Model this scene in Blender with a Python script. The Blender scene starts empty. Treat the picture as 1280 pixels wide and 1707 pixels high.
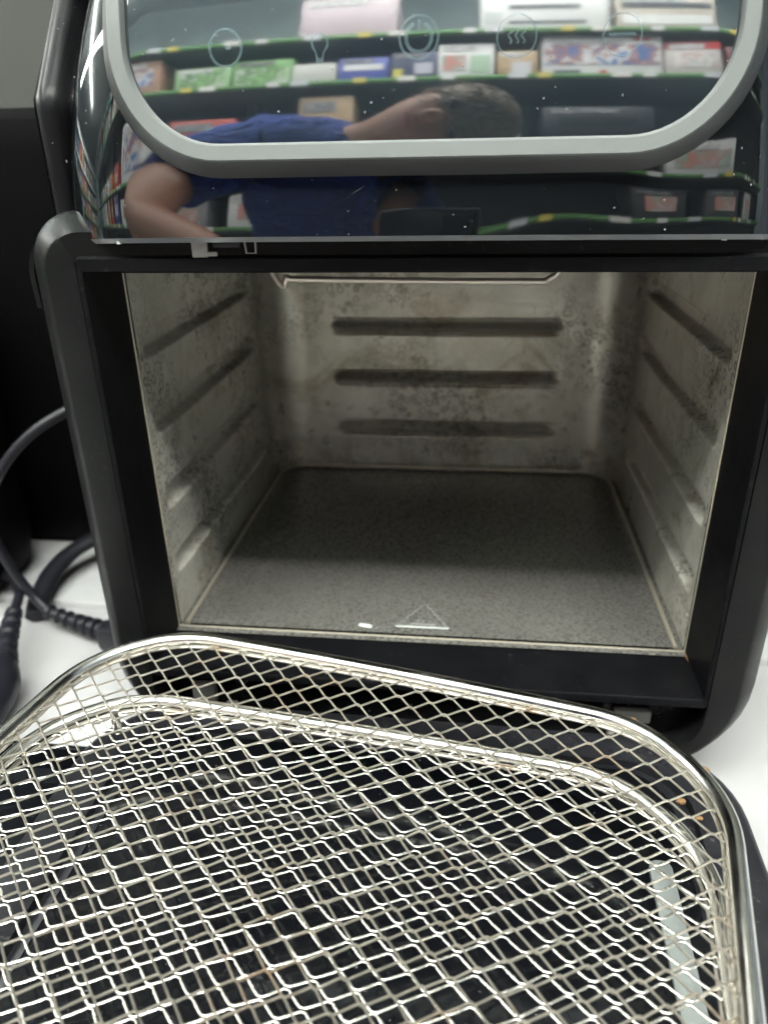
import bpy, bmesh, math, random
import numpy as np
from mathutils import Vector, Matrix, Euler
random.seed(7)
S = bpy.context.scene
COL = S.collection

# ---------------------------------------------------------------- camera
CAMPOS = Vector((0.0204, -0.3094, 0.2805))
cd = bpy.data.cameras.new('camera'); cam = bpy.data.objects.new('camera', cd); COL.objects.link(cam)
right = Vector((.9932, .1148, -.0179)); down = Vector((.0336, -.4317, -.9014)); fwd = Vector((-.1112, .8947, -.4326))
up = -down; back = -fwd
M = Matrix((right.normalized(), up.normalized(), back.normalized())).transposed().to_4x4()
M.translation = CAMPOS
cam.matrix_world = M
cd.sensor_fit = 'VERTICAL'; cd.sensor_height = 36; cd.lens = 1255 / 1707 * 36
cd.clip_start = .005; cd.clip_end = 50
cd.dof.use_dof = True; cd.dof.focus_distance = .27; cd.dof.aperture_fstop = 9.5
S.camera = cam

# ---------------------------------------------------------------- world, lamps, exposure
w = bpy.data.worlds.new('World'); S.world = w; w.use_nodes = True
bg = w.node_tree.nodes['Background']; bg.inputs[0].default_value = (.80, .90, 1.0, 1); bg.inputs[1].default_value = .22
S.view_settings.view_transform = 'Standard'; S.view_settings.look = 'None'
S.view_settings.exposure = 0.85; S.view_settings.gamma = 1
S.cycles.max_bounces = 8; S.cycles.caustics_reflective = False; S.cycles.caustics_refractive = False
S.cycles.use_denoising = True

def strip(name, loc, sx, sy, power, rot=(0, 0, 0), color=(1, 1, .93)):
    l = bpy.data.lights.new(name, 'AREA'); l.shape = 'RECTANGLE'; l.size = sx; l.size_y = sy
    l.energy = power; l.color = color
    o = bpy.data.objects.new(name, l); COL.objects.link(o); o.location = loc; o.rotation_euler = rot
    return o
STRIPS = [((0.0, -.92, 2.15), 2.6, .22, 30), ((0.15, -1.27, 2.50), 3.2, .26, 84), ((-2.3, -.6, 2.35), .06, 3.4, 30)]
FAR_LAMP = ((-5.7, 2.1, 2.35), .30, 6.6, 120, math.atan2(4.3, 6.0))
strip('strip_light', FAR_LAMP[0], .30, 6.6, FAR_LAMP[3], (0, 0, math.radians(35)))
strip('strip_light_up', (-5.7, 2.1, 2.43), .30, 6.6, 200, (math.pi, 0, math.radians(-35)))
for p, a, b, e in STRIPS:
    strip('strip_light', p, a, b, e)
    strip('strip_light_up', (p[0], p[1], p[2] + .075), a, b, e * 1.7, (math.pi, 0, 0))   # tubes shine on the ceiling too

# ---------------------------------------------------------------- materials
def mat(name, color=(.5, .5, .5), rough=.5, metal=0., ior=None, coat=0.):
    m = bpy.data.materials.new(name); m.use_nodes = True
    b = m.node_tree.nodes['Principled BSDF']
    b.inputs['Base Color'].default_value = (*color, 1); b.inputs['Roughness'].default_value = rough
    b.inputs['Metallic'].default_value = metal
    if ior: b.inputs['IOR'].default_value = ior
    if coat: b.inputs['Coat Weight'].default_value = coat; b.inputs['Coat Roughness'].default_value = .03
    return m
class NT:
    """small node helper"""
    def __init__(s, m): s.t = m.node_tree; s.n = s.t.nodes; s.b = s.n['Principled BSDF']; s.tc = s.n.new('ShaderNodeTexCoord')
    def link(s, a, b): s.t.links.new(a, b)
    def coord(s, scale=(1, 1, 1)):
        mp = s.n.new('ShaderNodeMapping'); mp.inputs['Scale'].default_value = scale
        s.link(s.tc.outputs['Object'], mp.inputs[0]); return mp.outputs[0]
    def noise(s, scale, detail=4, rough=.6, stretch=(1, 1, 1), dist=0):
        n = s.n.new('ShaderNodeTexNoise'); n.inputs['Scale'].default_value = scale; n.inputs['Detail'].default_value = detail
        n.inputs['Roughness'].default_value = rough; n.inputs['Distortion'].default_value = dist
        s.link(s.coord(stretch), n.inputs['Vector']); return n.outputs[0]
    def voro(s, scale, feature='F1', stretch=(1, 1, 1)):
        n = s.n.new('ShaderNodeTexVoronoi'); n.inputs['Scale'].default_value = scale; n.feature = feature
        s.link(s.coord(stretch), n.inputs['Vector']); return n.outputs['Distance']
    def ramp(s, fac, stops):
        r = s.n.new('ShaderNodeValToRGB'); e = r.color_ramp.elements
        while len(e) > len(stops): e.remove(e[-1])
        while len(e) < len(stops): e.new(1)
        for el, (p, c) in zip(e, stops):
            el.position = p; el.color = (*c, 1) if isinstance(c, tuple) else (c, c, c, 1)
        s.link(fac, r.inputs[0]); return r.outputs[0]
    def mix(s, fac, a, b, mode='MIX'):
        m = s.n.new('ShaderNodeMix'); m.data_type = 'RGBA'; m.blend_type = mode
        for i, v in ((0, fac), (6, a), (7, b)):
            if isinstance(v, (int, float)): m.inputs[i].default_value = v
            elif isinstance(v, tuple): m.inputs[i].default_value = (*v, 1)
            else: s.link(v, m.inputs[i])
        return m.outputs[2]
    def math(s, op, a, b=0.):
        m = s.n.new('ShaderNodeMath'); m.operation = op
        for i, v in ((0, a), (1, b)):
            if isinstance(v, (int, float)): m.inputs[i].default_value = v
            else: s.link(v, m.inputs[i])
        return m.outputs[0]
    def bump(s, h, strength=.2, dist=.001):
        b = s.n.new('ShaderNodeBump'); b.inputs['Strength'].default_value = strength; b.inputs['Distance'].default_value = dist
        s.link(h, b.inputs['Height']); s.link(b.outputs[0], s.b.inputs['Normal'])
    def set(s, name, out): s.link(out, s.b.inputs[name])

def plastic(name, c, rough, scale=900, bump=.15, dust=0., spec=.5):
    m = mat(name, c, rough); n = NT(m); n.b.inputs['Specular IOR Level'].default_value = spec
    if spec < .2: n.b.inputs['IOR'].default_value = 1.22; n.b.inputs['Specular IOR Level'].default_value = .5
    ns = n.noise(scale, 2); n.bump(ns, bump, .0004)
    big = n.noise(35, 5, .65)
    n.set('Roughness', n.ramp(big, [(.3, rough * .8), (.7, min(1, rough * 1.3))]))
    if dust:
        d = n.ramp(n.noise(420, 1, .4), [(.70, 0.), (.76, 1.)])
        d2 = n.ramp(n.noise(60, 4, .6), [(.45, 0.), (.7, .5)])
        n.set('Base Color', n.mix(n.math('MULTIPLY', n.math('ADD', n.math('MULTIPLY', d, .6), n.math('MULTIPLY', d2, .25)), dust), c, (.35, .34, .32)))
    return m
def gloss(name, c, ior=1.7, rough=.03, dust=1.):
    m = mat(name, c, rough, ior=ior); n = NT(m)
    specks = n.ramp(n.noise(620, 1, .4), [(.775, 0.), (.80, 1.)])
    hair = n.ramp(n.voro(60, 'DISTANCE_TO_EDGE', (1, 1, .25)), [(.0, 1.), (.004, 0.)])
    hm = n.ramp(n.noise(25, 2), [(.66, 0.), (.7, 1.)])
    f = n.math('MAXIMUM', specks, n.math('MULTIPLY', n.math('MULTIPLY', hair, hm), .6))
    f = n.math('MULTIPLY', f, .8 * dust)
    n.set('Base Color', n.mix(f, c, (.55, .56, .58)))
    sm = n.noise(18, 5, .7)
    r = n.ramp(sm, [(.35, rough), (.75, rough * 2.2)])
    n.set('Roughness', n.math('ADD', r, n.math('MULTIPLY', f, .5)))
    return m

M_gloss = gloss('glossy_black_plastic', (.005, .006, .007), 1.95, .02, .5)
M_glass = gloss('screen_glass', (.012, .017, .021), 2.4, .022, .35)
M_shell = gloss('shell_black', (.005, .005, .006), 1.25, .28, .8)
M_body = plastic('black_plastic', (.0055, .006, .006), .34, dust=.06, spec=.12)
M_dark = plastic('recess_plastic', (.0035, .0036, .0045), .36, dust=.04, spec=.10)
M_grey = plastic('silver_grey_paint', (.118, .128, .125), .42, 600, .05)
M_ring_side = plastic('ring_side_grey', (.035, .037, .038), .4, 600, .05)  # ring side, a darker grey than the ring's face
M_cord = plastic('rubber_cord', (.010, .010, .014), .38, 500, spec=.3)
M_door_glass = gloss('door_glass', (.004, .0045, .006), 1.38, .06, .25)
M_clip = plastic('clip_metal', (.30, .29, .27), .45, 300)
M_icon = mat('icon_print', (.22, .34, .38), .5); M_icon.node_tree.nodes['Principled BSDF'].inputs['Alpha'].default_value = .16
M_mark = mat('mark_print', (.50, .53, .50), .5)

def steel(name, base, dark, brown, rough=.42, metal=.65, speck=0.):
    m = mat(name, base, rough, metal); n = NT(m)
    blot = n.noise(22, 6, .7, dist=.6)
    c = n.mix(n.ramp(blot, [(.38, 0.), (.66, 1.)]), base, dark)
    br = n.ramp(n.noise(17, 8, .75, dist=1.4), [(.52, 0.), (.66, .8)])
    c = n.mix(br, c, brown)
    cells = n.voro(190, 'F1'); ring = n.ramp(cells, [(.25, 0.), (.36, 1.), (.44, 1.), (.55, 0.)])
    where = n.ramp(n.noise(13, 4, .6), [(.44, 0.), (.58, 1.)])
    c = n.mix(n.math('MULTIPLY', n.math('MULTIPLY', ring, where), .75), c, tuple(x * .35 for x in brown))
    fine = n.noise(480, 3, .7)
    c = n.mix(n.ramp(fine, [(.45, 0.), (.75, .3)]), c, tuple(min(1, x * 1.7) for x in base))
    spec = n.ramp(n.noise(170, 2, .5), [(.72, 0.), (.76, 1.)])
    c = n.mix(n.math('MULTIPLY', spec, .6), c, (.72, .72, .66))
    n.set('Base Color', c)
    n.set('Roughness', n.ramp(n.noise(60, 5, .7), [(.3, rough * .75), (.7, rough * 1.3)]))
    n.bump(n.math('ADD', fine, n.math('MULTIPLY', blot, 2.)), .25, .0004)
    return m
M_steel = steel('stained_steel', (.82, .80, .715), (.60, .58, .495), (.34, .28, .18), .33, .50)
M_pale_edge = mat('pale_edge', (.50, .46, .37), .4, .6)  # pale metal for the liner edge and the floor bead
def floor_mat():
    m = mat('speckled_floor', (.1, .1, .1), .5, .3); n = NT(m)
    f = n.noise(620, 3, .75); v = n.voro(760)
    c = n.mix(n.ramp(f, [(.36, 0.), (.70, 1.)]), (.10, .098, .088), (.20, .195, .18))
    c = n.mix(n.ramp(v, [(.1, .3), (.35, 0.)]), c, (.46, .455, .43))
    c = n.mix(n.ramp(n.noise(20, 5, .6), [(.4, 0.), (.75, .6)]), c, (.10, .095, .085))
    c = n.mix(n.ramp(n.noise(38, 6, .7, dist=.8), [(.60, 0.), (.68, .45)]), c, (.34, .32, .27))
    c = n.mix(n.ramp(n.noise(55, 5, .75, dist=.5), [(.62, 0.), (.70, .55)]), c, (.06, .05, .035))
    n.set('Base Color', c); n.set('Roughness', n.ramp(f, [(.3, .20), (.7, .38)])); n.bump(f, .3, .0004)
    return m
M_floor = floor_mat()
def chrome(name, base=(.78, .77, .74), rough=.16, brush=.3, rust=.5):
    m = mat(name, base, rough, 1.); n = NT(m)
    b = n.noise(380, 4, .75); 
    r = n.ramp(n.noise(30, 5, .7, dist=.5), [(.64 - .08 * rust, 0.), (.74 - .04 * rust, 1.)])
    c = n.mix(n.ramp(n.noise(90, 4, .7), [(.35, 0.), (.7, .35)]), base, (.42, .41, .38))
    n.set('Base Color', n.mix(n.math('MULTIPLY', r, .7), c, (.33, .19, .08)))
    n.set('Roughness', n.math('ADD', n.ramp(b, [(.3, rough), (.7, rough + brush)]), n.math('MULTIPLY', r, .25)))
    n.bump(b, .12, .0003)
    return m
def rim_mat():
    m = mat('polished_wire_rim', (.80, .79, .75), .17, 1.); n = NT(m)
    n.set('Base Color', n.mix(n.ramp(n.noise(70, 3, .6), [(.45, 0.), (.75, .6)]), (.80, .79, .75), (.55, .53, .47)))
    n.set('Roughness', n.ramp(n.noise(60, 3, .6), [(.35, .14), (.7, .26)])); return m
M_rim = rim_mat()
M_wire = chrome('steel_mesh_wire', (.74, .70, .63), .26, .2, 1.15)
M_wire_lit = chrome('lit_mesh_wire', (.88, .86, .80), .20, .12, .8)  # lighter copy of the mesh steel, standing in for light on flat strands

def paint(name, c, rough=.5, var=.06, scale=8):
    m = mat(name, c, rough); n = NT(m)
    n.set('Base Color', n.mix(n.ramp(n.noise(scale, 5, .6), [(.3, 0.), (.7, 1.)]), c, tuple(max(0, x * (1 - var)) for x in c)))
    n.bump(n.noise(scale * 40, 2), .04, .0005)
    return m

# ---------------------------------------------------------------- object helpers
def tag(o, label=None, cat=None, group=None, kind=None):
    if label: o['label'] = label
    if cat: o['category'] = cat
    if group: o['group'] = group
    if kind: o['kind'] = kind
    return o
def empty(name, loc=(0, 0, 0), rz=0):
    o = bpy.data.objects.new(name, None); COL.objects.link(o); o.location = loc; o.rotation_euler = (0, 0, rz)
    o.empty_display_size = .02; return o
def mesh(name, V, F, m, parent=None, smooth=True, angle=40):
    me = bpy.data.meshes.new(name); me.from_pydata([tuple(map(float, v)) for v in V], [], F); me.update()
    o = bpy.data.objects.new(name, me); COL.objects.link(o)
    for mm in (m if isinstance(m, (list, tuple)) else [m]): me.materials.append(mm)
    bm = bmesh.new(); bm.from_mesh(me); bmesh.ops.recalc_face_normals(bm, faces=bm.faces)
    for f in bm.faces: f.smooth = smooth
    if smooth:
        a = math.radians(angle)
        for e in bm.edges:
            if len(e.link_faces) == 2 and e.calc_face_angle(0) > a: e.smooth = False
    bm.to_mesh(me); bm.free()
    if parent is not None:
        o.parent = parent
        if parent.get('world_children'): o.location = -parent.location
    return o
class MB:
    def __init__(s): s.V = []; s.F = []
    def add(s, V, F):
        k = len(s.V); s.V += [tuple(v) for v in V]; s.F += [tuple(i + k for i in f) for f in F]; return s
    def box(s, c, d, bev=0., rot=None, seg=2):
        bm = bmesh.new(); bmesh.ops.create_cube(bm, size=1)
        for v in bm.verts: v.co = Vector((v.co.x * d[0], v.co.y * d[1], v.co.z * d[2]))
        if bev: bmesh.ops.bevel(bm, geom=bm.edges[:], offset=bev, segments=seg, affect='EDGES', profile=.5)
        R = Euler(rot).to_matrix() if rot else Matrix.Identity(3)
        bm.verts.index_update()
        s.add([R @ v.co + Vector(c) for v in bm.verts], [[v.index for v in f.verts] for f in bm.faces]); bm.free(); return s
    def loops(s, L, closed=True, cap0=False, cap1=False, ring=False):
        n = len(L[0]); V = [p for l in L for p in l]; F = []
        m = len(L)
        for i in range(m if ring else m - 1):
            j = (i + 1) % m
            for k in range(n if closed else n - 1):
                k2 = (k + 1) % n
                F.append((i * n + k, i * n + k2, j * n + k2, j * n + k))
        if cap0: F.append(tuple(range(n)))
        if cap1: F.append(tuple((m - 1) * n + k for k in range(n)))
        return s.add(V, F)
    def tube(s, P, r, n=8, closed=False, caps=True, rx=None, upv=(0, 0, 1)):
        """tube along P; r radius across (sideways), rx along up vector"""
        P = [Vector(p) for p in P]; L = []; N = len(P); upv = Vector(upv)
        for i, p in enumerate(P):
            a = P[(i - 1) % N] if (closed or i > 0) else p; b = P[(i + 1) % N] if (closed or i < N - 1) else p
            t = (b - a).normalized(); u = upv - upv.dot(t) * t
            if u.length < 1e-4: u = Vector((1, 0, 0)) - t.x * t
            u.normalize(); sd = t.cross(u)
            ri = r[i] if isinstance(r, (list, tuple)) else r; ru = rx if rx else ri
            L.append([p + sd * (ri * math.cos(2 * math.pi * k / n)) + u * (ru * math.sin(2 * math.pi * k / n)) for k in range(n)])
        return s.loops(L, True, caps and not closed, caps and not closed, closed)
    def build(s, name, m, parent=None, **k): return mesh(name, s.V, s.F, m, parent, **k)
def rrect(x0, x1, z0, z1, r, n=8):
    """closed loop of 2D points, r = radius or (bl, br, tr, tl)"""
    if not isinstance(r, (list, tuple)): r = (r,) * 4
    out = []
    for (cx, cz, rr, a0) in ((x0 + r[0], z0 + r[0], r[0], 180), (x1 - r[1], z0 + r[1], r[1], 270), (x1 - r[2], z1 - r[2], r[2], 0), (x0 + r[3], z1 - r[3], r[3], 90)):
        for k in range(n + 1):
            a = math.radians(a0 + 90 * k / n); out.append((cx + rr * math.cos(a), cz + rr * math.sin(a)))
    return out
def subdiv(loop, maxd):
    o = []
    for i, a in enumerate(loop):
        b = loop[(i + 1) % len(loop)]; d = math.dist(a, b); k = max(1, math.ceil(d / maxd))
        for j in range(k): t = j / k; o.append(tuple(x + (y - x) * t for x, y in zip(a, b)))
    return o
def catmull(P, n=10):
    P = [Vector(p) for p in P]; Q = [P[0] * 2 - P[1]] + P + [P[-1] * 2 - P[-2]]; out = []
    for i in range(1, len(Q) - 2):
        a, b, c, d = Q[i - 1:i + 3]
        for k in range(n):
            t = k / n
            out.append(.5 * ((2 * b) + (c - a) * t + (2 * a - 5 * b + 4 * c - d) * t * t + (3 * b - a - 3 * c + d) * t ** 3))
    out.append(P[-1]); return out

# ================================================================ SETTING
def shelf_mat(name, c):
    m = mat(name, c, .35); n = NT(m)
    n.set('Base Color', n.mix(n.ramp(n.noise(12, 6, .65), [(.35, 0.), (.75, .5)]), c, tuple(x * .88 for x in c)))
    n.set('Roughness', n.ramp(n.noise(30, 5), [(.3, .28), (.7, .45)])); return m
MW = shelf_mat('white_laminate', (.40, .395, .40))
yaw = math.radians(-3.1)
b = MB(); b.box((0, -.40, -.012), (2.4, .90, .024), .002); o = b.build('shelf', MW); o.location = (-.02, .0415, 0); o.rotation_euler = (0, 0, yaw)
for v in o.data.vertices: pass
tag(o, kind='structure')
b = MB(); b.box((0, .40, -.010), (2.4, .70, .028), .002); o = b.build('rear_shelf', shelf_mat('white_laminate_rear', (.42, .42, .425))); o.location = (-.02, .0415, 0); o.rotation_euler = (0, 0, yaw)
tag(o, kind='structure')
b = MB(); b.box((.3, .80, .7), (2.6, .04, 2.6)); o = b.build('back_wall', paint('grey_wall', (.055, .056, .048), .6)); tag(o, kind='structure')
b = MB(); b.box((-4, 1.8, -1.02), (16, 14, .04)); o = b.build('floor', paint('floor_tile', (.55, .55, .54), .3)); tag(o, kind='structure')
b = MB(); b.box((-4, 1.8, 2.72), (16, 14, .04)); o = b.build('ceiling', paint('ceiling_paint', (.76, .82, .83), .8)); tag(o, kind='structure')
b = MB(); b.box((-4, -3.3, .85), (16, .04, 3.7)); o = b.build('aisle_wall', paint('aisle_wall_paint', (.62, .72, .74), .8)); tag(o, kind='structure')

b = MB(); b.box((-11.5, 2.2, .85), (.04, 11, 3.7)); o = b.build('side_wall', paint('side_wall_paint', (.62, .66, .66), .8)); tag(o, kind='structure')
# ================================================================ OVEN
oven = empty('air_fryer_oven', (0, .12, 0)); oven['world_children'] = 1
tag(oven, 'black glossy air fryer oven with its door taken off and stained steel cavity open', 'air fryer oven')

# ---- control panel surface
T0, RV, RH, Z0 = math.radians(4.5), .45, 1.3, .2541
def surf(x, z, off=0.):
    t = T0 + (z - Z0) / RV
    y = -.040 + RV * (math.log(math.cos(T0)) - math.log(math.cos(t))) + x * x / (2 * RH) - off
    e = max(abs(x) - (.1005 - 2.4 * max(z - .254, 0) ** 2), 0.)
    return y + 500 * e * e * e
ZT = .42
xs = np.concatenate([np.linspace(-.138, -.09, 48), np.linspace(-.089, .089, 60), np.linspace(.09, .138, 48)])
L = []
nz = 60
for i in range(nz):
    row = []
    for x in xs:
        zb = .2542 - .14 * (surf(x, .254) + .04)
        z = zb + (ZT - zb) * i / (nz - 1); row.append((x, surf(x, z) + 9e-5 * math.sin(61 * x + 1 + 20 * z) + 5e-5 * math.sin(118 * x - 70 * z) + 6e-5 * math.sin(150 * z + 30 * x), z))
    L.append(row)
V0 = L[0]
under = [(x, max(y, -.030) if False else min(y + .012, .01), z + .0005) for x, y, z in V0]
lipb = [(x, y + .0012, z - .0012) for x, y, z in V0]
MB().loops([under, lipb, *L], closed=False).build('control_panel', M_gloss, oven)
# thin bright lower edge of the panel
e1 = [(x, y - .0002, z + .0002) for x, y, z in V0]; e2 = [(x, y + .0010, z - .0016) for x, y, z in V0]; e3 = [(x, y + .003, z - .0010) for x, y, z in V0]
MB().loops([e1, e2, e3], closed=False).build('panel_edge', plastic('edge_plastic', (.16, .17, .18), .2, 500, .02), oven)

# ---- grey ring round the screen and the screen itself
RB = .2772; RX = .1030
def ringloop(inset, off, n=14):
    P = rrect(-RX + inset, RX - inset, RB + inset, .400 - inset, max(.037 - inset, .005), n)
    P = subdiv(P, .006)
    return [(x, surf(x, z) - off, z) for x, z in P]
# every loop must have the same number of points: resample by angle-free scheme
def ringloop_fixed(inset, off, n=14, m=28):
    r = max(.037 - inset, .004); x0, x1, z0, z1 = -RX + inset, RX - inset, RB + inset, .400 - inset
    C = rrect(x0, x1, z0, z1, r, n); out = []
    for c in range(4):
        seg = C[c * (n + 1):(c + 1) * (n + 1)]; out += seg
        a = seg[-1]; bb = C[((c + 1) * (n + 1)) % len(C)]
        for j in range(1, m): out.append((a[0] + (bb[0] - a[0]) * j / m, a[1] + (bb[1] - a[1]) * j / m))
    return [(x, surf(x, z) - off, z) for x, z in out]
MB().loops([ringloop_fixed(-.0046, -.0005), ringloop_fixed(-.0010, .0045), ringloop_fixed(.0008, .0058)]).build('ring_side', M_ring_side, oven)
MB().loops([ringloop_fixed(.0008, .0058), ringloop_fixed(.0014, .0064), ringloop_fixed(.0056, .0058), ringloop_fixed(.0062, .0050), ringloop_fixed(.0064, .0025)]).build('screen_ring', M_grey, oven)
L = []
sx0, sx1, sz0, sz1 = -RX + .0062, RX - .0062, RB + .0062, .3938
# screen grid clipped to rounded outline by scanlines
for i in range(61):
    z = sz0 + (sz1 - sz0) * i / 60; r = .0308; dz = 0
    if z < sz0 + r: dz = r - (z - sz0)
    if z > sz1 - r: dz = r - (sz1 - z)
    ins = r - math.sqrt(max(r * r - dz * dz, 0)) if dz > 0 else 0
    L.append([((sx0 + ins) * (1 - j / 64) + (sx1 - ins) * j / 64, 0, z) for j in range(65)])
L = [[(x, surf(x, z) - .003, z) for x, y, z in row] for row in L]
screen = MB().loops(L, closed=False).build('screen', M_glass, oven)

def on_screen(P, wd=.0004, closed=False, mb=None):
    """flat ribbon printed on the screen, P = list of (x,z)"""
    mb = mb or MB(); n = len(P); A = []; B = []
    for i, p in enumerate(P):
        a = P[i - 1] if (i > 0 or closed) else p; c = P[(i + 1) % n] if (i < n - 1 or closed) else p
        tx, tz = c[0] - a[0], c[1] - a[1]; l = math.hypot(tx, tz) or 1; nx, nz_ = -tz / l, tx / l
        for arr, s in ((A, 1), (B, -1)):
            x, z = p[0] + nx * wd * s, p[1] + nz_ * wd * s; arr.append((x, surf(x, z) - .0032, z))
    return mb.loops([A, B], closed=closed)
def arc(cx, cz, r, a0=0, a1=360, n=40): return [(cx + r * math.cos(math.radians(a0 + (a1 - a0) * k / n)), cz + r * math.sin(math.radians(a0 + (a1 - a0) * k / n))) for k in range(n + (a1 - a0 < 360))]
def icon(name, items):
    mb = MB()
    for P, wd, cl in items: on_screen(P, wd, cl, mb)
    o = mb.build(name, M_icon, screen, smooth=False); o.location = (0, 0, 0); return o
def ip(u, v):  # where the icon sits on the screen
    r = Vector(right) * (u - 640) / 1255 + Vector(down) * (v - 853.5) / 1255 + Vector(fwd); t = .27
    for _ in range(60):
        P = CAMPOS + r * t; t -= (P.y - surf(P.x, P.z, .003)) / r.y * .8
    return P.x, P.z
x, z = ip(376, 80); icon('clock_icon', [(arc(x, z, .0053), .00045, True), ([(x, z), (x + .002, z + .0002)], .0006, False)])
x, z = ip(533, 72); icon('bulb_icon', [(arc(x, z, .0025, -55, 235), .0004, False), ([(x - .0013, z - .0022), (x - .0008, z - .0052)], .0003, False), ([(x + .0013, z - .0022), (x + .0008, z - .0052)], .0003, False), ([(x, z - .004), (x, z - .0056)], .0009, False)])
x, z = ip(698, 62); icon('power_icon', [(arc(x, z, .0060), .0004, True), (arc(x, z, .0040, 115, 425), .0006, False), ([(x, z + .0018), (x, z + .0048)], .0004, False)])
x, z = ip(861, 60); icon('heat_icon', [(arc(x, z, .0060), .0003, True)] + [([(x + d + .0006 * math.sin(k * 1.3), z - .002 + k * .0006) for k in range(8)], .0003, False) for d in (-.002, 0, .002)])
x, z = ip(1037, 57); icon('fan_icon', [(arc(x, z, .0058), .0003, True), ([(x - .004, z), (x + .004, z)], .0004, False)])

# ---- head shell (black sides and top behind the panel)
mb = MB(); L = []
for i in range(40):
    z = .2500 + (ZT + .01 - .25) * i / 39
    tp = 2.4 * max(z - .254, 0) ** 2
    ye = surf(.131 - 0 * tp, z); half = []
    g = max(0, (z - .300)) * .8
    pts = [(.1345, surf(.1345, z) + .002), (.1365, .004 + g), (.1400, -.003 + g), (.1460, -.003 + g), (.1498, .002 + g), (.1514, .012 + g), (.1520, .10), (.1520, .262), (.146, .272)]
    half = [tuple(p)[:2] for p in catmull([(a, c, 0) for a, c in pts], 4)]
    row = [(-x, y, z) for x, y in half] + [(x, y, z) for x, y in reversed(half)]
    L.append(row)
mb.loops(L, closed=True)
mb.build('head_shell', M_shell, oven)
mb = MB(); P = rrect(-.150, .150, -.02, .27, .03); mb.loops([[(x, y, ZT) for x, y in P], [(x * .93, y * .95 + .005, ZT + .012) for x, y in P]], cap1=True)
mb.build('top_cover', M_shell, oven)
# small grey reflecting corner strip on the shell's side
# ---- lower housing with bevelled front frame
N = 10
def lp(hw, z0, z1, rb, rt, y, n=N): return [(x, y, z) for x, z in rrect(-hw, hw, z0, z1, (rb, rb, rt, rt), n)]
mb = MB()
mb.loops([lp(.1515, .006, .262, .054, .020, .27), lp(.1520, .006, .262, .054, .020, -.018), lp(.1505, .0075, .261, .053, .019, -.021),
          lp(.1425, .0145, .2560, .045, .016, -.0295), lp(.1405, .0165, .2555, .043, .015, -.0305), lp(.1290, .024, .2455, .024, .0012, -.0305), lp(.1286, .0245, .2450, .023, .001, -.0300), lp(.1284, .0245, .2450, .023, .001, -.016)], cap0=True)
mb.build('housing', M_body, oven)
# line groove on the front frame
# upper cover lip that overlaps the frame's top corners
for s in (-1, 1):
    mb = MB(); P = [(.1523, .2262), (.1527, .236)] + [(.1325 + .0202 * math.cos(math.radians(a)), .2375 + .0202 * math.sin(math.radians(a))) for a in range(0, 91, 9)] + [(.118, .2577)]
    A = []; B = []; C_ = []; D_ = []
    for i, p in enumerate(P):
        a = P[max(i - 1, 0)]; c = P[min(i + 1, len(P) - 1)]; tx, tz = c[0] - a[0], c[1] - a[1]; l = math.hypot(tx, tz); nx, nz_ = -tz / l, tx / l
        A.append((s * (p[0] + nx * .0010), -.0205, p[1] + nz_ * .0010)); B.append((s * (p[0] - nx * .0010), -.0205, p[1] - nz_ * .0010))
        C_.append((s * (p[0] - nx * .0010), .02, p[1] - nz_ * .0010)); D_.append((s * (p[0] + nx * .0010), .02, p[1] + nz_ * .0010))
    mb.loops([A, B, C_, D_], closed=False, ring=True); n = len(P); mb.F += [(0, n, 2 * n, 3 * n), (n - 1, 4 * n - 1, 3 * n - 1, 2 * n - 1)]
    mb.build('corner_lip', M_body, oven)
# lower front plate below the opening
mb = MB()
mb.loops([lp(.1283, .0245, .060, .023, .001, -.0170), lp(.1283, .0245, .060, .023, .001, -.0168)], cap0=True)
mb.build('lower_plate', gloss('lower_plate_plastic', (.012, .012, .014), 1.5, .16, .6), oven)
# tunnel between front frame and steel cavity
mb = MB()
q = lambda hw, z0, z1, y, r=.0015: [(x, y, z) for x, z in rrect(-hw, hw, z0, z1, r, 3)]
mb.loops([q(.1280, .0515, .2485, -.012), q(.1282, .0535, .2475, -.0300), q(.1278, .0552, .2462, -.0322), q(.1270, .0585, .2418, -.0322), q(.1262, .0592, .2412, -.0315), q(.1252, .0617, .2386, -.0004), q(.1250, .0617, .2386, .0025)])
mb.build('opening_frame', M_dark, oven)
# hinge clips, slots and screws on the lower plate / upper strip
mb = MB(); mb.box((.100, -.0195, .0385), (.017, .004, .007), .001); mb.box((.0905, -.0235, .0305), (.003, .004, .010), .001); mb.build('hinge_clip', M_clip, oven)
mb = MB(); mb.box((-.1080, -.0195, .0370), (.012, .004, .011), .001); mb.box((-.094, -.0215, .0300), (.006, .004, .005), .001); mb.build('hinge_clip', M_clip, oven)
for x in (-.06, .05, .068, .115):
    MB().box((x, -.0172, .044), (.004, .001, .008), .0004).build('slot', mat('slot_black', (.003, .003, .003), .6), oven)
mb = MB(); x = -.0795
mb.box((x, -.0312, .2500), (.0060, .0016, .0068), .0004); mb.box((x + .0045, -.0314, .2478), (.004, .0014, .0016), .0003)
mb.build('latch_clip', M_clip, oven)
mb = MB(); mb.tube([(-.0628, -.0314, .2534), (-.0622, -.0314, .2480), (-.0588, -.0314, .2480), (-.0586, -.0314, .2534)], .0004, 6); mb.build('latch_wire', M_clip, oven)
MB().box((-.0695, -.0310, .2515), (.010, .0008, .0030), .0003).build('latch_wire', M_cord, oven)
for x in (-.1085, .1015):
    mb = MB(); mb.tube([(x, -.034, .2545), (x, -.034, .2517)], .0009, 10); mb.build('rubber_foot', M_mark, oven)

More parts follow.
